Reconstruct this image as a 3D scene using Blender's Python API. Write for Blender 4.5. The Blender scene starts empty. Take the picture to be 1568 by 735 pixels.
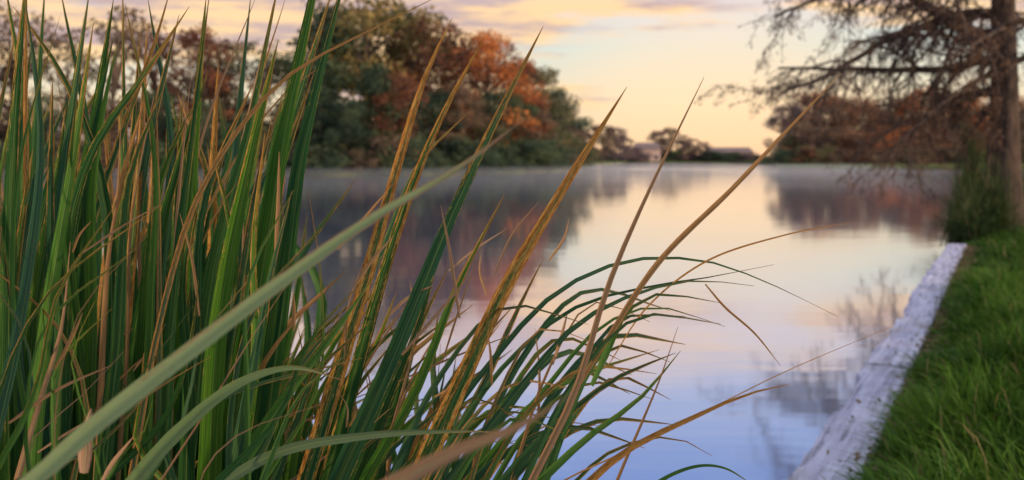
import bpy, math, random
import numpy as np
from mathutils import Vector
random.seed(7); rng=np.random.default_rng(7)
scene=bpy.context.scene
F=1.524; CAMZ=1.7      # focal ratio (x1000) and eye height over the water

# ---------------- helpers ----------------
def link(o):
    scene.collection.objects.link(o); return o
def mesh_obj(name,verts,faces,mats=(),smooth=False,parent=None):
    me=bpy.data.meshes.new(name); me.from_pydata([tuple(v) for v in verts],[],[tuple(f) for f in faces]); me.update()
    for m in mats: me.materials.append(m)
    if smooth: me.polygons.foreach_set('use_smooth',[True]*len(me.polygons))
    o=link(bpy.data.objects.new(name,me))
    if parent: o.parent=parent
    return o
def new_mat(name):
    m=bpy.data.materials.new(name); m.use_nodes=True
    nt=m.node_tree; nt.nodes.clear()
    return m,nt,nt.nodes,nt.links
class NB:
    def __init__(s,nt): s.nt=nt; s.n=nt.nodes; s.l=nt.links
    def node(s,t,**k):
        nd=s.n.new(t)
        for a,b in k.items(): setattr(nd,a,b)
        return nd
    def put(s,inp,v):
        if v is None: return
        if isinstance(v,bpy.types.NodeSocket): s.l.new(v,inp)
        else:
            if isinstance(v,(tuple,list)) and len(v)==3 and inp.type=='RGBA': v=(*v,1)
            inp.default_value=v
    def math(s,op,a,b=None,c=None,clamp=False):
        nd=s.node('ShaderNodeMath',operation=op,use_clamp=clamp)
        s.put(nd.inputs[0],a); s.put(nd.inputs[1],b); s.put(nd.inputs[2],c); return nd.outputs[0]
    def mix(s,f,a,b,mode='MIX'):
        nd=s.node('ShaderNodeMix',data_type='RGBA',blend_type=mode)
        s.put(nd.inputs[0],f); s.put(nd.inputs[6],a); s.put(nd.inputs[7],b); return nd.outputs[2]
    def noise(s,vec,scale,detail=3,rough=.55):
        nd=s.node('ShaderNodeTexNoise'); s.put(nd.inputs['Vector'],vec)
        nd.inputs['Scale'].default_value=scale; nd.inputs['Detail'].default_value=detail; nd.inputs['Roughness'].default_value=rough
        return nd.outputs['Fac']
    def ramp(s,f,stops):
        nd=s.node('ShaderNodeValToRGB'); s.put(nd.inputs[0],f); e=nd.color_ramp.elements
        while len(e)<len(stops): e.new(0.5)
        for i,(p,c) in enumerate(stops):
            e[i].position=p; e[i].color=(*c,1) if len(c)==3 else c
        return nd.outputs[0]
    def comb(s,x,y,z):
        nd=s.node('ShaderNodeCombineXYZ'); s.put(nd.inputs[0],x); s.put(nd.inputs[1],y); s.put(nd.inputs[2],z); return nd.outputs[0]
    def sep(s,v):
        nd=s.node('ShaderNodeSeparateXYZ'); s.put(nd.inputs[0],v); return nd.outputs
    def mapr(s,v,a,b,c=0,d=1):
        nd=s.node('ShaderNodeMapRange'); s.put(nd.inputs[0],v)
        for i,x in enumerate((a,b,c,d)): nd.inputs[i+1].default_value=x
        return nd.outputs[0]
    def bump(s,h,strength,dist):
        nd=s.node('ShaderNodeBump'); nd.inputs['Strength'].default_value=strength; nd.inputs['Distance'].default_value=dist
        s.put(nd.inputs['Height'],h); return nd.outputs[0]
    def principled(s,col,rough=.6,normal=None,spec=.5):
        nd=s.node('ShaderNodeBsdfPrincipled'); s.put(nd.inputs['Base Color'],col); s.put(nd.inputs['Roughness'],rough)
        nd.inputs['Specular IOR Level'].default_value=spec
        if normal is not None: s.put(nd.inputs['Normal'],normal)
        return nd.outputs[0]
    def out(s,sh):
        o=s.node('ShaderNodeOutputMaterial'); s.l.new(sh,o.inputs[0])
    def leafy(s,col,trans=.35,rough=.55,normal=None,spec=.35):
        p=s.principled(col,rough,normal,spec)
        t=s.node('ShaderNodeBsdfTranslucent'); s.put(t.inputs[0],col)
        m=s.node('ShaderNodeMixShader'); m.inputs[0].default_value=trans
        s.l.new(p,m.inputs[1]); s.l.new(t.outputs[0],m.inputs[2]); return m.outputs[0]

# ---------------- world ----------------
SUN_EL=math.radians(14); SUN_AZ=math.radians(104)  # azimuth measured clockwise from +Y
w=bpy.data.worlds.new("World"); scene.world=w; w.use_nodes=True
nt=w.node_tree; nt.nodes.clear(); B=NB(nt)
sky=B.node('ShaderNodeTexSky',sky_type='NISHITA'); sky.sun_disc=False
sky.sun_elevation=SUN_EL; sky.sun_rotation=SUN_AZ
tc=B.node('ShaderNodeTexCoord').outputs['Generated']
x,y,z=B.sep(tc)
grad=B.ramp(B.math('MAXIMUM',z,0.0),[(0,(1.0,.56,.32)),(.02,(1.0,.70,.42)),(.055,(.99,.81,.54)),(.11,(.80,.84,.74)),
    (.165,(.84,.80,.88)),(.22,(.56,.66,.94)),(.31,(.20,.38,.85)),(.5,(.42,.55,.85)),(.8,(.85,.88,.95))])
# afterglow low over the far end of the lake
vd=B.node('ShaderNodeVectorMath',operation='DOT_PRODUCT'); B.l.new(tc,vd.inputs[0]); vd.inputs[1].default_value=(.20,.979,.01)
glow=B.math('MULTIPLY',B.mapr(vd.outputs['Value'],.982,1.0),.45)
grad=B.mix(glow,grad,(1.45,.92,.50))
# clouds
cv=B.comb(B.math('MULTIPLY',x,2.0),B.math('MULTIPLY',y,2.0),B.math('MULTIPLY',z,15))
n1=B.noise(cv,1.5,6,.6)
left=B.mapr(x,.26,-.10,-.08,.12)
hi=B.mapr(z,.08,.13,-.08,.12)
cm=B.math('ADD',B.math('ADD',n1,left),hi)
cmask=B.mapr(cm,.50,.62,0,1)
n2=B.noise(cv,3.2,5,.6)
ccol=B.mix(B.mapr(n2,.42,.54),(.64,.44,.42),(1.2,.78,.38))
cfade=B.mapr(z,.15,.24,1,.05)
col=B.mix(B.math('MULTIPLY',B.math('MULTIPLY',cmask,.90),cfade),grad,ccol)
col10=B.mix(1.0,col,(10,10,10),'MULTIPLY')
fin=B.mix(.06,col10,sky.outputs[0])
bg=B.node('ShaderNodeBackground'); bg.inputs[1].default_value=.1; B.l.new(fin,bg.inputs[0])
wo=B.node('ShaderNodeOutputWorld'); B.l.new(bg.outputs[0],wo.inputs[0])

sd=bpy.data.lights.new('sun','SUN'); sd.energy=3.8; sd.angle=math.radians(2); sd.color=(1,.76,.50)
so=link(bpy.data.objects.new('sun',sd))
dirv=Vector((math.sin(SUN_AZ)*math.cos(SUN_EL),math.cos(SUN_AZ)*math.cos(SUN_EL),math.sin(SUN_EL)))
so.rotation_euler=dirv.to_track_quat('Z','Y').to_euler()

# ---------------- camera ----------------
cd=bpy.data.cameras.new('camera'); cam=link(bpy.data.objects.new('camera',cd)); scene.camera=cam
cd.lens=35; cd.sensor_width=36; cd.shift_y=-.0794; cd.clip_start=.05; cd.clip_end=4000
cam.location=(0,0,CAMZ); cam.rotation_euler=(math.pi/2,0,0)
cd.dof.use_dof=True; cd.dof.focus_distance=1.5; cd.dof.aperture_fstop=5.0
scene.view_settings.view_transform='Standard'; scene.view_settings.look='None'; scene.view_settings.exposure=0

# ---------------- water ----------------
m,nt,_,_=new_mat('lake_water'); B=NB(nt)
pos=B.node('ShaderNodeNewGeometry').outputs['Position']
mp=B.node('ShaderNodeMapping'); B.put(mp.inputs[0],pos); mp.inputs['Scale'].default_value=(.35,1,1)
nz=B.noise(mp.outputs[0],1.3,3,.5)
nrm=B.bump(nz,.12,.035)
big=B.noise(mp.outputs[0],.045,3,.6)
_,py,_=B.sep(pos)
far=B.mapr(py,25,110,0,1)
near=B.mapr(py,4,30,.07,.04)
ruf=B.math('ADD',near,B.math('MULTIPLY',B.mapr(big,.42,.62),B.math('MULTIPLY',far,.10)))
gl=B.node('ShaderNodeBsdfGlossy'); gl.inputs[0].default_value=(.98,.97,1,1); B.put(gl.inputs['Roughness'],ruf); B.put(gl.inputs['Normal'],nrm)
df=B.node('ShaderNodeBsdfDiffuse'); df.inputs[0].default_value=(.20,.20,.28,1)
fr=B.node('ShaderNodeFresnel'); fr.inputs[0].default_value=1.33
fac=B.math('MULTIPLY_ADD',fr.outputs[0],.35,.62,clamp=True)
ms=B.node('ShaderNodeMixShader'); B.put(ms.inputs[0],fac); B.l.new(df.outputs[0],ms.inputs[1]); B.l.new(gl.outputs[0],ms.inputs[2]); B.out(ms.outputs[0])
mesh_obj('lake_water',[(-900,-60,0),(900,-60,0),(900,1200,0),(-900,1200,0)],[(0,1,2,3)],[m])

# low mist bank lying on the lake
m,nt,_,_=new_mat('mist'); B=NB(nt)
vs=B.node('ShaderNodeVolumeScatter'); vs.inputs['Color'].default_value=(.95,.94,1,1); vs.inputs['Density'].default_value=.0046; vs.inputs['Anisotropy'].default_value=.1
o_=B.node('ShaderNodeOutputMaterial'); B.l.new(vs.outputs[0],o_.inputs[1])
xs=[(-240,62),(30,60),(60,170),(20,200),(-40,140),(-240,120)]
mesh_obj('mist',[(a,b,.02) for a,b in xs]+[(a,b,.9) for a,b in xs],[(5,4,3,2,1,0),(6,7,8,9,10,11)]+[(i,(i+1)%6,(i+1)%6+6,i+6) for i in range(6)],[m])

# ---------------- far shore ----------------
def grassmat(name,c1,c2,sc):
    m,nt,_,_=new_mat(name); B=NB(nt)
    p=B.node('ShaderNodeNewGeometry').outputs['Position']
    n=B.noise(p,sc,5,.65); n2=B.noise(p,sc*8,4,.6)
    c=B.mix(B.mapr(n,.35,.65),c1,c2); c=B.mix(B.mapr(n2,.3,.7,.0,.45),c,(.02,.02,.01))
    B.out(B.principled(c,.95,B.bump(n2,.6,.05),.1)); return m
shore_mat=grassmat('far_bank_grass',(.08,.13,.02),(.15,.13,.035),.12)
sh=[(-1500,88),(-300,90),(0,92),(300,97),(470,100),(600,103),(700,110),(800,122),(850,140),(885,175),(900,260),(960,400),(1080,430),(1172,400),(1190,205),(1300,185),(1450,170),(1600,160),(2400,140)]
V=[];Fc=[]
for px,d in sh:
    X=(px-784)/1524*d
    V+=[(X,d,-.3),(X*1.01,d*1.01,.35),(X*1.06+0,d*1.06,.6),(X*5,max(d*5,1500),1.0)]
for i in range(len(sh)-1):
    for k in range(3):
        a=i*4+k; Fc.append((a,a+4,a+5,a+1))
mesh_obj('far_shore_ground',V,Fc,[shore_mat])

# ---------------- bark / foliage materials ----------------
def barkmat(name,c1,c2):
    m,nt,_,_=new_mat(name); B=NB(nt)
    p=B.node('ShaderNodeTexCoord').outputs['Object']
    mp=B.node('ShaderNodeMapping'); B.put(mp.inputs[0],p); mp.inputs['Scale'].default_value=(7,7,1)
    n=B.noise(mp.outputs[0],2.2,6,.65)
    c=B.ramp(n,[(.3,c2),(.65,c1)])
    B.out(B.principled(c,.9,B.bump(n,.9,.06),.2)); return m
bark=barkmat('bark',(.20,.15,.11),(.06,.045,.035))
cyp_bark=barkmat('cypress_bark',(.17,.11,.08),(.038,.027,.023))
def foliage(name,ca,cb,cc,trans=.35):
    m,nt,_,_=new_mat(name); B=NB(nt)
    at=B.node('ShaderNodeAttribute',attribute_name='tone').outputs['Fac']
    r=B.node('ShaderNodeObjectInfo').outputs['Random']
    p=B.node('ShaderNodeTexCoord').outputs['Object']
    n=B.noise(p,.5,3,.6)
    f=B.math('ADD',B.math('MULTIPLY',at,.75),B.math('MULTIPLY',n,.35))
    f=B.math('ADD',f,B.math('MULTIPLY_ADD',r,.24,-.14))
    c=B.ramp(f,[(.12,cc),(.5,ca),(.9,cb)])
    B.out(B.leafy(c,trans,.7,None,.15)); return m
FOL={
 'orange':foliage('orange_leaves',(.38,.125,.05),(.72,.27,.07),(.13,.06,.035)),
 'rust':foliage('rust_leaves',(.18,.075,.045),(.33,.13,.065),(.07,.04,.033)),
 'brown':foliage('brown_leaves',(.17,.115,.075),(.29,.18,.11),(.08,.062,.05)),
 'olive':foliage('olive_leaves',(.12,.125,.06),(.24,.19,.085),(.05,.06,.04)),
 'green':foliage('green_leaves',(.065,.10,.06),(.12,.15,.07),(.03,.05,.04)),
 'yellow':foliage('yellow_leaves',(.33,.23,.08),(.54,.38,.13),(.12,.11,.045)),
 'amber':foliage('amber_leaves',(.30,.15,.085),(.52,.26,.13),(.15,.095,.07)),
 'haze':foliage('haze_tinted_leaves',(.17,.12,.12),(.29,.18,.15),(.10,.09,.10)),  # distance haze painted into the leaf colour, paler and greyer
}
def tube(path,rad,sides,V,Fc):
    base=len(V); n=len(path)
    for i,p in enumerate(path):
        p=Vector(p)
        t=(Vector(path[min(i+1,n-1)])-Vector(path[max(i-1,0)])).normalized()
        a=t.orthogonal().normalized() if abs(t.z)<.95 else Vector((1,0,0)); a=(a-t*a.dot(t)).normalized(); b=t.cross(a)
        for k in range(sides):
            an=2*math.pi*k/sides; V.append(p+(a*math.cos(an)+b*math.sin(an))*rad[i])
    for i in range(n-1):
        for k in range(sides):
            k2=(k+1)%sides
            Fc.append((base+i*sides+k,base+i*sides+k2,base+(i+1)*sides+k2,base+(i+1)*sides+k))
def leaf_quads(C,sx,sz,rg,dirs=None):
    N=len(C)
    a=rg.normal(size=(N,3)) if dirs is None else dirs+rg.normal(size=(N,3))*.35
    a/=np.linalg.norm(a,axis=1)[:,None]
    b=rg.normal(size=(N,3)); b-=a*(a*b).sum(1)[:,None]; b/=np.linalg.norm(b,axis=1)[:,None]
    la=(sz*rg.uniform(.6,1.4,N))[:,None]*a; lb=(sx*rg.uniform(.6,1.4,N))[:,None]*b
    Q=np.stack([C-la,C+lb*.9-la*.1,C+la,C-lb*.9+la*.1],axis=1)
    return Q.reshape(-1,3)
def assemble(name,V,Fc,Q,tone,mats):
    nb=len(V); nq=len(Q)//4
    va=np.array([tuple(v) for v in V]+[],dtype=float).reshape(-1,3)
    allv=np.concatenate([va,Q]) if nb else Q
    me=bpy.data.meshes.new(name)
    fq=(np.arange(nq*4).reshape(-1,4)+nb)
    loops=np.concatenate([np.array(Fc,dtype=np.int32).reshape(-1),fq.reshape(-1)]) if len(Fc) else fq.reshape(-1)
    nf=len(Fc)+nq
    me.vertices.add(len(allv)); me.vertices.foreach_set('co',allv.astype(np.float32).ravel())
    me.loops.add(len(loops)); me.loops.foreach_set('vertex_index',loops.astype(np.int32))
    me.polygons.add(nf); me.polygons.foreach_set('loop_start',np.arange(nf,dtype=np.int32)*4)
    mi=np.zeros(nf,dtype=np.int32); mi[len(Fc):]=1
    for mt in mats: me.materials.append(mt)
    me.polygons.foreach_set('material_index',mi)
    me.update(calc_edges=True)
    at=me.attributes.new('tone','FLOAT','POINT')
    at.data.foreach_set('value',np.concatenate([np.zeros(nb),np.repeat(tone,4)]).astype(np.float32))
    me.validate(); return me

def tree_mesh(seed,H=10.,kind='round'):
    rg=np.random.default_rng(seed); V=[];Fc=[]
    lean=rg.normal(0,.25,2)
    tp=[(lean[0]*t*t,lean[1]*t*t,H*.9*t-.3) for t in np.linspace(0,1,7)]
    tube(tp,[.24,.19,.16,.13,.09,.06,.03],7,V,Fc)
    cl=[]; nc={'round':62,'cone':50,'sparse':44,'shrub':40}[kind]
    for i in range(nc):
        if kind=='cone':
            h=rg.uniform(.12,1)**.85; R=2.5*(1-h)**.75+.3
        elif kind=='shrub':
            h=rg.uniform(.02,.75); R=4.5*math.sqrt(max(0,1-h))*.9
        else:
            h=rg.uniform(.16,1.0); R=H*.34*math.sqrt(max(0,1-((h-.5)/.54)**2))*rg.uniform(.8,1.2)+.3
        an=rg.uniform(0,2*math.pi); r=R*math.sqrt(rg.uniform(.05,1))
        c=np.array([math.cos(an)*r,math.sin(an)*r,h*H*.97]); cl.append(c)
        if kind!='cone' and i%2==0:
            z0=max(.1,c[2]*rg.uniform(.45,.75)); 
            tube([(0,0,z0),(c[0]*.5,c[1]*.5,z0+(c[2]-z0)*.62),tuple(c)],[.09,.05,.02],4,V,Fc)
    Q=[];T=[]
    for c in cl:
        rad=rg.uniform(.45,1.15)*(1.0 if kind!='sparse' else .9)
        n=int((120 if kind!='sparse' else 70)*rad**2*1.15)
        d=rg.normal(size=(n,3)); d/=np.linalg.norm(d,axis=1)[:,None]
        P=c+d*(rad*rg.uniform(.25,1.25,n)**.7)[:,None]*np.array([1.15,1.15,.75])
        P[:,2]=np.maximum(P[:,2],.05)
        Q.append(leaf_quads(P,.10,.14,rg)); 
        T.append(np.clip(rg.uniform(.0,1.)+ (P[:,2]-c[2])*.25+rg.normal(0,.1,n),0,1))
    return assemble('tree_mesh',V,Fc,np.concatenate(Q),np.concatenate(T),[bark,FOL['green']])
TM={'round':[tree_mesh(s,10,'round') for s in (1,2,3,4)],'cone':[tree_mesh(s,10,'cone') for s in (11,12)],
    'sparse':[tree_mesh(s,10,'sparse') for s in (21,22)],'shrub':[tree_mesh(s,4,'shrub') for s in (31,32)]}
MH={'round':10.6,'cone':10,'sparse':10.6,'shrub':3.6}
def grp(name):
    e=bpy.data.objects.new(name,None); link(e); return e
def put_tree(parent,px,d,top,col,kind='round',wid=1.0,base=.4):
    H=(243-top)/1524*d+CAMZ-base
    s=H/MH[kind]; me=random.choice(TM[kind])
    o=bpy.data.objects.new('tree',me); link(o); o.parent=parent
    o.location=((px-784)/1524*d,d,base); o.rotation_euler=(0,0,random.uniform(0,6.28)); o.scale=(s*wid,s*wid,s)
    o.material_slots[1].link='OBJECT'; o.material_slots[1].material=FOL[col]
g=grp('autumn_tree_row')
L=[(-60,100,-40,'brown','round'),(20,104,-20,'brown','sparse'),(100,108,30,'olive','sparse'),(175,103,-25,'brown','sparse'),(235,112,0,'rust','sparse'),
(290,106,30,'rust','round'),(345,112,50,'brown','round'),(400,108,35,'olive','sparse'),(455,112,70,'green','round'),(505,116,5,'green','cone'),
(560,120,-60,'yellow','round'),(610,128,-10,'olive','round'),(655,122,20,'rust','round'),(700,132,60,'rust','round'),(745,128,42,'orange','round'),
(785,140,85,'rust','round'),(822,146,90,'olive','round'),(846,160,130,'green','round'),(868,185,160,'brown','round'),(886,210,188,'brown','round'),
(320,100,150,'green','round'),(380,101,165,'olive','round'),(440,104,150,'olive','round'),(490,105,130,'green','cone'),(530,105,145,'green','round'),(575,108,95,'green','cone'),
(600,110,100,'rust','round'),(632,112,120,'green','sparse'),(668,116,130,'green','round'),(705,117,125,'brown','round'),(735,122,150,'olive','round'),(762,125,130,'green','round'),
(795,130,150,'green','round'),(825,138,165,'brown','round'),(850,152,178,'olive','round'),(60,98,140,'green','round'),(150,99,150,'brown','round'),(240,100,130,'green','round')]
for t in L: put_tree(g,*t,wid=random.uniform(.85,1.1))
for i in range(46):
    px=-60+i*20.5+random.uniform(-8,8); d=np.interp(px,[s[0] for s in sh],[s[1] for s in sh])*random.uniform(1.015,1.05)
    put_tree(g,px,d,random.uniform(205,236),random.choice(['green','green','olive','green','brown']),'shrub',wid=random.uniform(.8,1.3),base=.2)
g=grp('distant_tree_row')
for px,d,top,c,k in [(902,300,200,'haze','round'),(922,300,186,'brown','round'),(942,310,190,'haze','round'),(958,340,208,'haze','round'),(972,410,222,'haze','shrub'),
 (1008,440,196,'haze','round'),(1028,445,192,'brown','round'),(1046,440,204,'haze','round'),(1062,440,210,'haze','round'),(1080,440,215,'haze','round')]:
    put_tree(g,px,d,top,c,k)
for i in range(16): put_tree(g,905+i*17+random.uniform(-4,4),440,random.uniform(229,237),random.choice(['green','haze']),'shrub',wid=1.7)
g=grp('shoreline_tree_row')
for i,px in enumerate(range(1204,1720,21)):
    put_tree(g,px+random.uniform(-8,8),random.uniform(235,266),random.uniform(128,165)+(10 if px<1215 else 0),random.choice(['brown','amber','amber','brown','haze','orange']),'round',wid=1.05)
for i,px in enumerate(range(1204,1720,30)):
    put_tree(g,px+random.uniform(-8,8),random.uniform(218,228),random.uniform(175,212),random.choice(['brown','amber','orange','olive']),'round',wid=1.2)
for i in range(18):
    put_tree(g,1200+i*24+random.uniform(-8,8),random.uniform(212,218),random.uniform(220,234),random.choice(['brown','olive','green','rust']),'shrub',wid=1.1)

# ---------------- lake houses ----------------
def flat(name,c,r=.7):
    m,nt,_,_=new_mat(name); B=NB(nt)
    n=B.noise(B.node('ShaderNodeTexCoord').outputs['Object'],1.5,4)
    B.out(B.principled(B.mix(B.mapr(n,.3,.7,0,.3),c,tuple(k*.6 for k in c)),r)); return m
wallm=flat('house_wall_paint',(.72,.48,.38)); roofm=flat('roof_shingles',(.22,.15,.14)); glassm=flat('window_glass',(.05,.05,.07),.1); doorm=flat('door_wood',(.15,.07,.04))
def box(name,x0,x1,y0,y1,z0,z1,mat,par):
    v=[(x,y,z) for z in (z0,z1) for x,y in ((x0,y0),(x1,y0),(x1,y1),(x0,y1))]
    return mesh_obj(name,v,[(3,2,1,0),(4,5,6,7),(0,1,5,4),(1,2,6,5),(2,3,7,6),(3,0,4,7)],[mat],parent=par)
def house(x,y,w,h,dp,wm):
    e=grp('lake_house'); e.location=(x,y,.6)
    box('walls',-w/2,w/2,0,dp,0,h,wm,e)
    v=[(-w/2-.6,-.6,h),(w/2+.6,-.6,h),(w/2+.6,dp+.6,h),(-w/2-.6,dp+.6,h),(-w/2+1,dp/2,h+2.6),(w/2-1,dp/2,h+2.6)]
    mesh_obj('roof',v,[(0,1,5,4),(1,2,5),(2,3,4,5),(3,0,4),(3,2,1,0)],[roofm],parent=e)
    n=int(w//3)
    for i in range(n):
        cx=-w/2+w*(i+.5)/n
        if i==n//2: box('door',cx-.6,cx+.6,-.06,-.003,0,2.2,doorm,e)
        else: box('window_%d'%i,cx-.7,cx+.7,-.06,-.003,1,2.4,glassm,e)
house((990-784)/1524*432,428,11,5.5,9,wallm)
house((1118-784)/1524*520,520,24,4.5,9,wallm)

# ---------------- near bank + lawn ----------------
lawn_mat=grassmat('lawn_soil',(.03,.05,.012),(.05,.045,.02),1.2)
def edge_x(y): return 1.184+.4955*(y-4.337)
bl=[(edge_x(y)+.25,y) for y in (-14,-8,-3,0,2,5,8,11,14,16.5)]+[(8.0,18.2),(8.7,19.3),(9.7,22),(12.3,27),(18,36),(32,55),(60,90),(120,160)]
V=[];Fc=[]
for i,(x,y) in enumerate(bl):
    drop=-.3 if i>9 else .0
    V+=[(x-.0,y,drop),(x+(.5 if i>9 else .02),y,.26),(x+3,y-.5,.27),(x+12,y-2,.3),(x+300,y-20,.5)]
for i in range(len(bl)-1):
    for k in range(4):
        a=i*5+k; Fc.append((a,a+1,a+6,a+5))
mesh_obj('lawn_ground',V,Fc,[lawn_mat])

# ---------------- seawall ----------------
m,nt,_,_=new_mat('weathered_timber'); B=NB(nt)
p=B.node('ShaderNodeTexCoord').outputs['Object']
mp=B.node('ShaderNodeMapping'); B.put(mp.inputs[0],p); mp.inputs['Scale'].default_value=(7,.6,7)
n=B.noise(mp.outputs[0],2.0,8,.7)
mp2=B.node('ShaderNodeMapping'); B.put(mp2.inputs[0],p); mp2.inputs['Scale'].default_value=(22,.9,22)
n3=B.noise(mp2.outputs[0],1.6,6,.75)
n2=B.noise(p,1.3,6,.7); n4=B.noise(p,11,5,.7)
c=B.ramp(n,[(.30,(.24,.23,.32)),(.44,(.44,.42,.56)),(.60,(.62,.60,.75))])
c=B.mix(B.mapr(n3,.54,.62,0,.7),c,(.15,.13,.17))
c=B.mix(B.mapr(n2,.55,.69,0,.65),c,(.34,.27,.24))
c=B.mix(B.mapr(n4,.60,.70,0,.45),c,(.17,.15,.16))
h=B.math('ADD',n,B.math('MULTIPLY',n3,.7)); h=B.math('ADD',h,B.math('MULTIPLY',n4,.3))
B.out(B.principled(c,.8,B.bump(h,.9,.02),.3))
timber=m
wall=grp('timber_seawall')
ang=math.atan(.4955); wall.location=(edge_x(0),0,0); wall.rotation_euler=(0,0,-ang)
sf=1/math.cos(ang); Wd=.335*math.cos(ang)
def beam(name,y0,y1,x0,x1,z0,z1,seed,amp=.008):
    rg=np.random.default_rng(seed); ny=int((y1-y0)/.035); V=[];Fc=[]
    bv=.018
    prof=[(x0,z0),(x0,z1-bv),(x0+bv*.4,z1-bv*.35),(x0+bv,z1)]+[(x0+bv+(x1-x0-2*bv)*k/6,z1) for k in range(1,6)]+[(x1-bv,z1),(x1-bv*.4,z1-bv*.35),(x1,z1-bv),(x1,z0)]
    K=len(prof); ph=rg.uniform(0,10,K)
    er=np.cumsum(rg.normal(0,.005,ny+1)); er-=np.linspace(er[0],er[-1],ny+1); er=np.clip(er,-.03,.04)
    chips=np.zeros(ny+1)
    for _ in range(int((y1-y0)*1.6)):
        c=rg.integers(0,ny); l=rg.integers(2,11); chips[max(0,c-l):c+l]=np.maximum(chips[max(0,c-l):c+l],rg.uniform(.005,.045))
    for j in range(ny+1):
        y=y0+(y1-y0)*j/ny
        for k,(x,z) in enumerate(prof):
            dx=(er[j]*.7+chips[j]) if k<3 else (er[j]*.5+chips[j]*.5 if k==3 else 0)
            dz=amp*math.sin(y*5+ph[k])*.4+rg.normal(0,.001)
            V.append((x+dx,y,z+(dz-(chips[j]*.5 if 0<k<4 else 0) if 0<k<K-1 else 0)))
    for j in range(ny):
        for k in range(K-1):
            a=j*K+k; Fc.append((a,a+K,a+K+1,a+1))
    Fc.append(tuple(range(K))); Fc.append(tuple(range((ny+1)*K-1,ny*K-1,-1)))
    return mesh_obj(name,V,Fc,[timber],smooth=False,parent=wall)
ys=[-14,-7.5,-1.4,4.1*sf-1.6,7.6,11.2,15.1,18.45]
for i in range(len(ys)-1): beam('cap_beam_%d'%i,ys[i]+.012,ys[i+1]-.012,random.uniform(-.012,.012),Wd+random.uniform(-.004,.004),.12,.30+random.uniform(-.007,.007),40+i)
beam('face_board',-14,18.4,.05,Wd-.04,-.8,.115,70,.003)

# ---------------- blades (generic strip builder) ----------------
def grass_strips(name,root,tip_off,width,mat,rg,segs=4,curve=.35):
    N=len(root); ts=np.linspace(0,1,segs+1)
    face=rg.uniform(0,2*math.pi,N); sd=np.stack([np.cos(face),np.sin(face),np.zeros(N)],1)
    V=np.zeros((N,segs+1,2,3))
    for i,t in enumerate(ts):
        c=root+np.concatenate([tip_off[:,:2]*(t**1.8),(tip_off[:,2]*(t-curve*t*t)/(1-curve))[:,None]],1)
        wd=(width*(1-t**1.6)*.5+.0004)[:,None]
        V[:,i,0]=c-sd*wd; V[:,i,1]=c+sd*wd
    idx=np.arange(N*(segs+1)*2).reshape(N,segs+1,2)
    Fq=np.stack([idx[:,:-1,0],idx[:,:-1,1],idx[:,1:,1],idx[:,1:,0]],-1).reshape(-1,4)
    me=bpy.data.meshes.new(name); vv=V.reshape(-1,3)
    me.vertices.add(len(vv)); me.vertices.foreach_set('co',vv.astype(np.float32).ravel())
    me.loops.add(Fq.size); me.loops.foreach_set('vertex_index',Fq.astype(np.int32).ravel())
    me.polygons.add(len(Fq)); me.polygons.foreach_set('loop_start',np.arange(len(Fq),dtype=np.int32)*4)
    me.polygons.foreach_set('use_smooth',np.ones(len(Fq),dtype=bool))
    me.update(calc_edges=True); me.materials.append(mat)
    at=me.attributes.new('tone','FLOAT','POINT'); at.data.foreach_set('value',np.repeat(rg.uniform(0,1,N),(segs+1)*2).astype(np.float32))
    a2=me.attributes.new('along','FLOAT','POINT'); a2.data.foreach_set('value',np.tile(np.repeat(ts,2),N).astype(np.float32))
    return link(bpy.data.objects.new(name,me))
def lawnblade(name,dark,mid,light,dry):
    m,nt,_,_=new_mat(name); B=NB(nt)
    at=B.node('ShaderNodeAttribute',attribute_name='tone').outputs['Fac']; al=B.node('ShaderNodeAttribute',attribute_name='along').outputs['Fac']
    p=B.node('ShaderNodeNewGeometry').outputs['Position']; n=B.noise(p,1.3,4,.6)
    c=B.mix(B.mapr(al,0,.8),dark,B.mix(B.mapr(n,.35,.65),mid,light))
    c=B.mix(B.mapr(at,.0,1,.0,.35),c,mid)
    c=B.mix(B.mapr(at,.94,.96),c,dry)
    B.out(B.leafy(c,.35,.6,None,.15)); return m
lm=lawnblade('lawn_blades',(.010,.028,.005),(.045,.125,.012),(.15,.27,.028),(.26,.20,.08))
rg=np.random.default_rng(5)
R=[];Hh=[]
def addg(n,y0,y1,xo0,xo1,h0,h1,pw=1):
    y=rg.uniform(y0,y1,n); xo=xo0+(xo1-xo0)*rg.uniform(0,1,n)**pw
    x=edge_x(y)+.39+xo
    R.append(np.stack([x,y,np.full(n,.25)],1)); Hh.append(rg.uniform(h0,h1,n))
addg(16000,3.2,6.5,0,1.9,.08,.46); addg(20000,6.5,11,0,3.2,.05,.32); addg(23000,11,20,0,6,.04,.18)
addg(1500,3.2,17,-.03,.10,.06,.18,1.5); addg(3000,-3,3.2,0,3,.06,.16)
R=np.concatenate(R); Hh=np.concatenate(Hh)
xo=R[:,0]-edge_x(R[:,1])-.39
tuft=.3+1.05*(np.sin(R[:,0]*5.1+np.sin(R[:,1]*3.3)*2)*np.sin(R[:,1]*4.3+R[:,0]*1.7)*.5+.5)
Hh=Hh*tuft*1.1*np.clip(.35+xo*1.3,.35,1)
off=np.stack([rg.normal(-.06,.11,len(R)),rg.normal(-.01,.11,len(R)),Hh],1)
grass_strips('lawn_grass',R,off,rg.uniform(.006,.016,len(R))*(1+R[:,1]*.04),lm,rg,4,.47)
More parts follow.
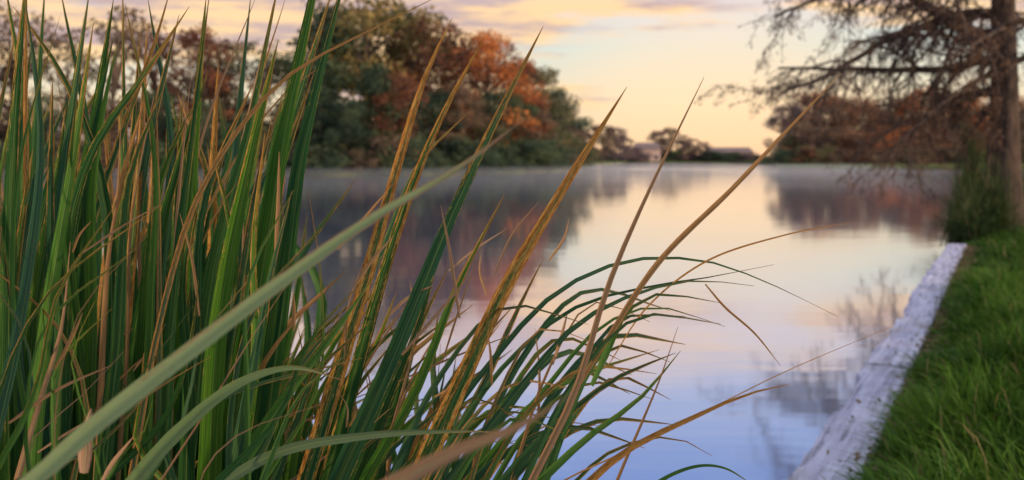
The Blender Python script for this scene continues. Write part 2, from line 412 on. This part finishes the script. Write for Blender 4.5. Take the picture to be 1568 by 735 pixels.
# leaf litter along wall back
litm=flat('dry_leaf',(.20,.12,.06)); n=3000
y=rg.uniform(3.5,16,n); P=np.stack([edge_x(y)+.37+rg.normal(.04,.06,n),y,.28+rg.uniform(0,.03,n)],1)
P[-50:,0]=edge_x(y[-50:])+rg.uniform(.08,.3,50); P[-50:,2]=.312
me=assemble('leaf_litter',[],[],leaf_quads(P,.010,.018,rg),rg.uniform(0,1,n),[litm,litm]); link(bpy.data.objects.new('leaf_litter',me))

# shoreline ornamental grass
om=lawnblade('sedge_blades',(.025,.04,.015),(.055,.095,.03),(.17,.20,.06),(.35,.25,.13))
N=5600; cxs=[(8.25,18.1),(8.75,19.2),(9.1,19.6),(8.6,18.4),(9.0,18.6),(9.5,20.6),(10.3,20.9),(10.6,20.2),(11,21)]
ci=rg.integers(0,len(cxs),N); c=np.array(cxs)[ci]
root=np.concatenate([c+rg.normal(0,.12,(N,2)),np.full((N,1),.1)],1)
an=rg.uniform(0,2*math.pi,N); rr=rg.uniform(.0,1.0,N)**.8*1.5; hk=np.array([.55,.85,1.25,.7,1.0,1.4,1,.8,1.1])[ci]
hh=rg.uniform(.15,1.55,N)*hk*(1-.48*rr)
off=np.stack([np.cos(an)*rr,np.sin(an)*rr,hh],1)
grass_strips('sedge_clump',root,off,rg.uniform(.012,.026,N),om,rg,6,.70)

# ---------------- bald cypress ----------------
rg=np.random.default_rng(99); V=[];Fc=[]; LQ=[];LT=[];LD=[]
TX,TY=9.85,20.0
tp=[];tr=[]
for i in range(22):
    z=i*.6; tp.append((TX+.05*math.sin(z*.7)+.004*z,TY+.04*math.sin(z*.5+1),.15+z)); tr.append((.30+.22*math.exp(-z*1.4))*(1-z/15.5)+.015)
base=len(V); tube(tp,tr,18,V,Fc)
for j in range(0,5*18):   # fluted buttress
    i,k=divmod(j,18); v=V[base+j]; cx=Vector(tp[i]); f=1+.16*math.exp(-i*.55)*math.sin(k/18*2*math.pi*5); V[base+j]=cx+(v-cx)*f
def rn(s): return Vector(rg.normal(0,s,3))
def twig(p,d,l,r,depth,leafk=1.0):
    n=max(3,int(l/.22)); pts=[p.copy()]; rad=[r]; dd=d.normalized()
    for i in range(n):
        dd=(dd+Vector((0,0,(-.006,-.12,-.2)[depth]))+rn((.10,.17,.14)[depth])).normalized(); p=p+dd*(l/n); pts.append(p.copy()); rad.append(max(.006,r*(1-(i+1)/n*.8)))
    tube(pts,rad,6 if depth==0 else (4 if depth==1 else 3),V,Fc)
    if depth<2:
        st=.19 if depth==0 else .18; m=int(l/st)
        for i in range(m):
            f=(i+1.2)/(m+1.2); k=min(n-1,int(f*n)); q=pts[k].lerp(pts[k+1],f*n-k)
            t=(pts[k+1]-pts[k]).normalized(); side=t.cross(Vector((0,0,1)))*(1 if i%2 else -1)
            if side.length<.1: side=rn(1)
            nd=(side.normalized()*rg.uniform(.3,1)+t*rg.uniform(.3,.9)+Vector((0,0,rg.uniform(-.7,.6)))+rn(.15))
            ll=(l*.32*(1-.4*f)+.35)*rg.uniform(.4,1.3) if depth==0 else rg.uniform(.25,.7)
            twig(q,nd,ll,max(.009,rad[k]*.5),depth+1,leafk)
    if depth>=1:
        cl=.5+1.1*max(0,math.sin(p.x*2.6+1)*math.sin(p.z*3.1+p.y*2))
        m=int(l*(34 if depth==2 else 10)*leafk*cl)
        for i in range(m):
            f=rg.uniform(.15,1); k=min(n-1,int(f*n)); q=pts[k].lerp(pts[k+1],f*n-k)
            LQ.append(tuple(q+rn(.045)+Vector((0,0,-.03)))); LD.append(tuple(Vector((0,0,-1))+(pts[k+1]-pts[k]).normalized()*.6)); LT.append(.5+.4*math.sin(p.x*3+p.z*2)+rg.normal(0,.15))
limbs=[(4.15,(-1,-.2,.04),5.4,.14),(3.75,(-1,.35,.02),4.5,.10),(4.6,(-1,.1,.08),5.1,.12),(3.4,(-.95,-.35,-.02),3.7,.08),(5.0,(-1,-.3,.08),4.9,.11),(3.05,(-1,.1,-.08),3.2,.07),(2.6,(-1,-.2,-.10),2.3,.06),(3.2,(-.8,.6,-.05),3.4,.07),
 (4.3,(-.4,-1,.05),3.0,.08),(4.0,(-.3,1,.05),3.2,.08),(5.4,(-1,.3,.12),4.7,.10),(3.6,(1,-.2,.05),3.4,.08),(4.5,(.9,.5,.1),3.8,.09)]
for i in range(26):
    z=5.8+i*.25; a=i*2.4; limbs.append((z,(math.cos(a),math.sin(a),.3),max(.8,(12.6-z)*.45)*rg.uniform(.8,1.1),.07*(1-(z-5)/9)))
for z,d,l,r in limbs:
    k=int((z-.15)/.6); twig(Vector(tp[k]).lerp(Vector(tp[k+1]),((z-.15)/.6)-k),Vector(d),l,r,0,1.0 if z<5.7 else .6)
print('cypress',len(V),len(LQ))
cf=foliage('cypress_leaves',(.16,.10,.07),(.34,.18,.10),(.07,.055,.045),.4)
me=assemble('bald_cypress_tree',V,Fc,leaf_quads(np.array(LQ),.012,.045,rg,np.array(LD)),np.clip(np.array(LT),0,1),[cyp_bark,cf])
link(bpy.data.objects.new('bald_cypress_tree',me))

# ---------------- tall reeds ----------------
m,nt,_,_=new_mat('reed_leaf'); B=NB(nt)
at=B.node('ShaderNodeAttribute',attribute_name='leafdata'); r_,g_,b_=B.sep(at.outputs['Color'])
dry,rnd,tt,tan=r_,g_,b_,at.outputs['Alpha']
uvn=B.node('ShaderNodeUVMap',uv_map='UVMap'); u,v,_=B.sep(uvn.outputs[0])
offr=B.math('MULTIPLY',rnd,37.0)
sv=B.comb(B.math('MULTIPLY',u,5),B.math('MULTIPLY',v,3.5),offr); n1=B.noise(sv,1.6,5,.62)
sv2=B.comb(B.math('MULTIPLY',u,22),B.math('MULTIPLY',v,2.0),offr); vein=B.noise(sv2,1.6,3,.6)
sv3=B.comb(B.math('MULTIPLY',u,6),B.math('MULTIPLY',v,26),offr); spk=B.noise(sv3,3,5,.75)
rw=B.math('FRACT',B.math('MULTIPLY',rnd,7.31))
green=B.mix(rnd,(.016,.095,.012),(.050,.14,.085))
green=B.mix(B.mapr(rw,.50,1,0,.75),green,(.13,.32,.02))
green=B.mix(B.mapr(n1,.46,.75,0,.65),green,(.23,.37,.04))
green=B.mix(B.mapr(vein,.42,.58,0,.62),green,(.008,.038,.010))
rust=B.ramp(spk,[(.34,(.14,.04,.012)),(.47,(.46,.16,.025)),(.64,(.66,.44,.12))])
tanc=B.mix(B.mapr(vein,.38,.62),(.60,.38,.22),(.26,.13,.07))
tanc=B.mix(B.mapr(spk,.50,.66,0,.65),tanc,(.18,.08,.04))
dc=B.mix(tan,rust,tanc)
ed=B.math('MULTIPLY',B.math('ABSOLUTE',B.math('SUBTRACT',u,.5)),1.0)
k=B.math('ADD',B.math('MULTIPLY',dry,1.15),B.math('MULTIPLY',B.math('POWER',tt,6.0),.75))
k=B.math('ADD',k,B.math('ADD',B.math('MULTIPLY',B.math('SUBTRACT',n1,.5),1.7),B.math('MULTIPLY',B.math('SUBTRACT',spk,.5),1.2)))
k=B.math('ADD',k,ed)
mask=B.mapr(k,.80,.92)
c=B.mix(mask,green,dc)
mid=B.mapr(B.math('ABSOLUTE',B.math('SUBTRACT',u,.5)),.02,.05,.4,0)
c=B.mix(mid,c,(.24,.34,.10))
c=B.mix(B.math('MULTIPLY',B.math('MULTIPLY',tan,.45),B.math('SUBTRACT',1.0,mask)),c,(.62,.68,.34))
B.out(B.leafy(c,.40,.45,B.bump(vein,.5,.002),.22))
reedm=m

RV=[];RF=[];RU=[];RC=[]
def P3(px,py,d): return np.array([(px-784)/1524*d,d,CAMZ-(py-243)/1524*d])
def catmull(P,n):
    P=np.array(P,dtype=float); P=np.vstack([2*P[0]-P[1],P,2*P[-1]-P[-2]])
    t=np.concatenate([[0],np.cumsum(np.linalg.norm(np.diff(P,axis=0),axis=1)**.5+1e-6)])
    s=np.linalg.norm(np.diff(P[1:-1],axis=0),axis=1); cs=np.concatenate([[0],np.cumsum(s)]); out=[]
    for i in range(n+1):
        q=cs[-1]*i/n; k=min(len(s)-1,int(np.searchsorted(cs,q,side='right')-1)); f=(q-cs[k])/s[k]
        t0,t1,t2,t3=t[k:k+4]; p0,p1,p2,p3=P[k:k+4]; T=t1+(t2-t1)*f
        a1=(t1-T)/(t1-t0)*p0+(T-t0)/(t1-t0)*p1; a2=(t2-T)/(t2-t1)*p1+(T-t1)/(t2-t1)*p2; a3=(t3-T)/(t3-t2)*p2+(T-t2)/(t3-t2)*p3
        b1=(t2-T)/(t2-t0)*a1+(T-t0)/(t2-t0)*a2; b2=(t3-T)/(t3-t1)*a2+(T-t1)/(t3-t1)*a3
        out.append((t2-T)/(t2-t1)*b1+(T-t1)/(t2-t1)*b2)
    return np.array(out)
def blade(pts,w,dry,tan=0.,phi=None,twist=None,n=40,rnd=None,taper=.75,mul=1.5):
    C=catmull(pts,n); L=np.concatenate([[0],np.cumsum(np.linalg.norm(np.diff(C,axis=0),axis=1))]); L_=L/L[-1]
    phi=random.uniform(-.6,.6) if phi is None else phi; twist=random.uniform(-.7,.7) if twist is None else twist
    rnd=random.random() if rnd is None else rnd
    T=np.gradient(C,axis=0); T/=np.linalg.norm(T,axis=1)[:,None]
    b=len(RV); w=w*mul
    for i in range(n+1):
        t=L_[i]; T_=Vector(T[i]); s=T_.cross(Vector((0,-1,0))); s=s.normalized() if s.length>.05 else Vector((1,0,0)); nn=s.cross(T_)
        a=phi+twist*(t-.5); S=s*math.cos(a)+nn*math.sin(a); N=S.cross(T_)
        ww=w*min(1,.6+t*1.6)*max(.0,1-t**2.6)**taper*(1+.03*math.sin(t*60+rnd*9)); ww=max(ww,.0007)
        fold=.26*ww
        for q,(uu,ff) in enumerate(((0,1),(.25,.4),(.5,0),(.75,.4),(1,1))):
            RV.append(tuple(Vector(C[i])+S*((uu-.5)*ww)+N*(fold*ff))); RU.append((uu,L[i])); RC.append((dry,rnd,t,tan))
    for i in range(n):
        for q in range(4):
            a=b+i*5+q; RF.append((a,a+1,a+6,a+5))
def hero(pp,w,d,dry=.1,tan=0.,root=True,dd=None,**k):
    n=len(pp); dd=dd if dd is not None else random.uniform(-.12,.1)
    pts=[P3(x,y,d+dd*(i/(n-1)) ) for i,(x,y) in enumerate(pp)]
    if root:
        P0=pts[0]; dr=(P0-pts[1]); dr/=np.linalg.norm(dr); h=P0[2]
        dr[1]=.05; dr[0]=float(np.clip(dr[0],-.8,.8))
        c1=P0+dr*h*.4; rt=np.array([P0[0]+dr[0]*h*.75,P0[1]+.14,-.02]); c2=rt+np.array([0,0,h*.35])
        bez=lambda t:(1-t)**3*rt+3*(1-t)**2*t*c2+3*(1-t)*t*t*c1+t**3*P0
        pts=[bez(0),bez(.35),bez(.7)]+pts
    blade(pts,w/1524*d,dry,tan,**k)
H=hero
H([(345,735),(400,430),(432,230),(475,20),(500,-110)],38,1.50,-.15,phi=.15,rnd=.10,twist=.2)
H([(400,735),(440,420),(462,250),(488,130),(535,-60)],36,1.53,-.15,phi=.35,rnd=.2,twist=.2)
H([(470,735),(560,430),(610,250),(650,120),(692,28)],25,1.48,.42,phi=.2,rnd=.3)
H([(500,735),(580,440),(640,260),(690,150),(742,58)],22,1.55,.24,phi=-.3,rnd=.15)
H([(520,735),(610,530),(680,360),(745,215),(832,40)],28,1.45,.05,phi=.1,rnd=.55,twist=.3)
H([(480,735),(530,500),(585,380),(640,250),(720,170)],16,1.7,.05,rnd=.9)
H([(560,735),(640,590),(700,440),(772,298)],21,1.5,.1,rnd=.4,phi=.1)
H([(545,735),(600,600),(640,500),(685,330)],18,1.65,.1)
H([(640,735),(705,590),(775,440),(850,310),(960,133)],30,1.4,.44,phi=.1,rnd=.22,twist=.3)
H([(660,735),(735,600),(790,480),(830,400)],20,1.6,.1)
H([(812,740),(880,600),(930,440),(985,310),(1078,118)],12,1.35,1,.75,phi=.1)
H([(880,600),(930,520),(1010,400),(1120,290),(1200,205),(1288,112)],6.5,1.36,1,.35,root=False,phi=.2,dd=.1)
H([(905,590),(925,545),(960,470),(985,430)],8,1.38,.2,root=False)
H([(620,735),(740,570),(850,450),(960,400),(1080,400),(1180,435),(1283,485)],12,1.5,-.1,rnd=.75,phi=.3,taper=1.2)
H([(650,735),(770,560),(880,470),(1000,437),(1080,425),(1185,405)],15,1.55,-.1,rnd=.9,taper=1.1)
H([(690,735),(800,590),(880,500),(960,455),(1060,430),(1155,438)],18,1.45,-.1,rnd=.85,taper=1.1)
H([(720,735),(830,600),(920,500),(1000,470),(1110,500)],15,1.6,-.1,rnd=.8,taper=1.1)
H([(770,735),(850,650),(940,580),(1035,540)],22,1.5,.0,rnd=.9)
H([(730,735),(810,620),(900,570),(1010,535)],19,1.6,.0,rnd=.8)
H([(830,735),(900,670),(980,610),(1042,537)],19,1.42,-.1,rnd=.95)
H([(870,750),(940,690),(1030,670),(1090,698)],11,1.5,.1)
H([(930,560),(990,470),(1080,400),(1200,360),(1305,340)],3,1.45,1,.1,root=False,dd=.1)
H([(820,760),(960,690),(1080,630),(1200,570),(1365,500)],3,1.4,.95,.2,dd=.1)
H([(880,760),(960,690),(1060,640),(1140,605),(1210,588)],16,1.35,.65,.0,phi=.2,rnd=.35)
H([(1080,435),(1110,470),(1155,510),(1195,560)],2.4,1.45,1,.0,root=False)
H([(940,745),(985,640),(1010,580),(1038,500)],9,1.45,1,.6)
H([(940,800),(1010,735),(1070,712),(1110,716),(1150,740)],6,1.5,.0,rnd=.8,root=False)
# near out-of-focus leaves
H([(-160,860),(40,745),(150,650),(300,533),(450,420),(580,330),(700,260),(805,180)],21,.78,.26,1,dd=.05,phi=.3,twist=.4,rnd=.52,root=False,taper=.95)
H([(400,860),(560,765),(700,690),(800,650),(880,600)],21,.62,.9,.9,dd=.0,phi=.2,twist=.2,root=False,taper=1.2)
H([(240,840),(345,740),(430,692),(560,667),(700,660),(775,662)],12,1.25,.12,.4,rnd=.7,phi=.2,root=False,taper=1.2)
H([(120,860),(200,745),(280,655),(370,585),(450,563),(525,582)],17,1.2,.10,.6,rnd=.66,phi=.1,root=False,taper=1.2)
H([(350,745),(430,620),(520,500),(575,420)],27,1.4,-.1,rnd=.95,phi=.1)
H([(360,745),(400,690),(460,560),(540,470)],23,1.45,.0,rnd=.9)
# left part
H([(15,745),(15,400),(22,200),(38,0),(45,-60)],26,1.5,.0,rnd=.05)
H([(45,745),(42,300),(40,100),(42,-40)],14,1.6,.5)
H([(90,745),(110,330),(150,215),(210,130),(290,10)],24,1.5,.0,rnd=.3)
H([(170,745),(165,330),(130,190),(75,80),(20,10)],21,1.55,.0,rnd=.2)
H([(25,745),(60,620),(95,500),(108,370)],13,1.35,1,.8)
H([(150,700),(165,400),(180,300),(185,190)],11,1.5,1,.6)
H([(195,745),(195,300),(190,150),(188,-30)],12,1.7,.1)
H([(260,745),(268,430),(275,300),(292,120)],13,1.5,.85,.7)
H([(200,745),(240,520),(300,310),(380,180),(450,110),(560,50),(668,-4)],10,1.35,.55,.2,phi=.1,rnd=.62)
H([(290,745),(330,400),(385,190),(410,60),(428,-30)],24,1.55,.0,rnd=.65)
H([(230,745),(280,420),(330,300),(430,150),(510,90)],12,1.6,.45,.3)
H([(310,745),(350,560),(370,440),(400,260),(440,130)],20,1.5,.1,rnd=.6)
H([(100,745),(130,400),(190,200),(240,60),(262,-20)],21,1.6,.2,rnd=.3)
H([(240,745),(215,400),(212,200),(235,90)],10,1.65,.9,.6)
H([(128,725),(132,680),(140,625)],14,1.1,1,.95,root=False)
H([(155,740),(175,705),(205,668)],5,1.1,1,.9,root=False)
U=random.uniform
def kindpick():
    r=random.random()
    if r<.80: return U(-.22,.10),0.,1.
    if r<.92: return U(.28,.5),U(0,.3),.85
    return 1.,U(.5,1),.42
def fill(n,bx,dx,ty,dep,wr,by=760,bend=25):
    for _ in range(n):
        b=U(*bx); tx=b+random.gauss(*dx); t_=U(*ty); d=U(*dep); dry,tn,wf=kindpick()
        sw=random.gauss(0,bend); q=random.gauss(0,bend*.6)
        P=[(b,by),(b+(tx-b)*.22+sw,by+(t_-by)*.36),(b+(tx-b)*.52+sw*.8+q,by+(t_-by)*.70),(tx,t_)]
        H(P,U(*wr)*wf,d,dry,tn)
for i in range(13):   # broad upright leaves
    b=-20+i*31+U(-10,10); tx=b+U(20,130); ty=U(-60,170)
    H([(b,760),(b+(tx-b)*.2+U(-14,14),500),(b+(tx-b)*.5+U(-14,14),270),(tx,ty)],U(25,33),U(1.42,1.75),U(-.25,0),phi=U(-.3,.3),rnd=U(0,.5),twist=.3)
fill(70,(-70,380),(60,60),(-30,330),(1.35,2.0),(15,26))
fill(210,(-110,440),(30,45),(130,520),(1.9,2.9),(14,24))
fill(45,(330,640),(110,50),(400,640),(1.5,2.0),(14,24))
fill(75,(300,720),(60,40),(480,700),(1.7,2.4),(13,22))
fill(24,(-40,400),(90,120),(250,650),(1.15,1.4),(8,17),bend=40)
for _ in range(26):   # arching leaves to the right
    b=U(560,830); ex=U(170,330); ty=U(450,690); d=U(1.4,1.9); dry,tn,wf=kindpick()
    H([(b,760),(b+ex*.28,760+(ty-760)*.62-10),(b+ex*.6,760+(ty-760)*.98-12),(b+ex,ty+U(-10,30))],U(12,20)*wf,d,dry*.8,tn,rnd=U(.6,1))
for _ in range(44):   # thin dry wisps
    b=U(0,850); y0=U(380,700); a=U(-.2,1.2); l=U(60,200)
    H([(b,y0),(b+math.sin(a)*l*.5+U(-8,8),y0-math.cos(a)*l*.5),(b+math.sin(a)*l,y0-math.cos(a)*l*.9)],U(1.5,5),U(1.3,1.8),1,U(.3,1),root=False)
me=bpy.data.meshes.new('tall_reed_clump'); me.from_pydata(RV,[],RF); me.materials.append(reedm)
me.polygons.foreach_set('use_smooth',[True]*len(me.polygons))
uvl=me.uv_layers.new(name='UVMap'); li=np.zeros(len(me.loops),dtype=np.int32); me.loops.foreach_get('vertex_index',li)
uvl.data.foreach_set('uv',np.array(RU,dtype=np.float32)[li].ravel())
ca=me.attributes.new('leafdata','FLOAT_COLOR','POINT'); ca.data.foreach_set('color',np.array(RC,dtype=np.float32).ravel())
me.update(); link(bpy.data.objects.new('tall_reed_clump',me))
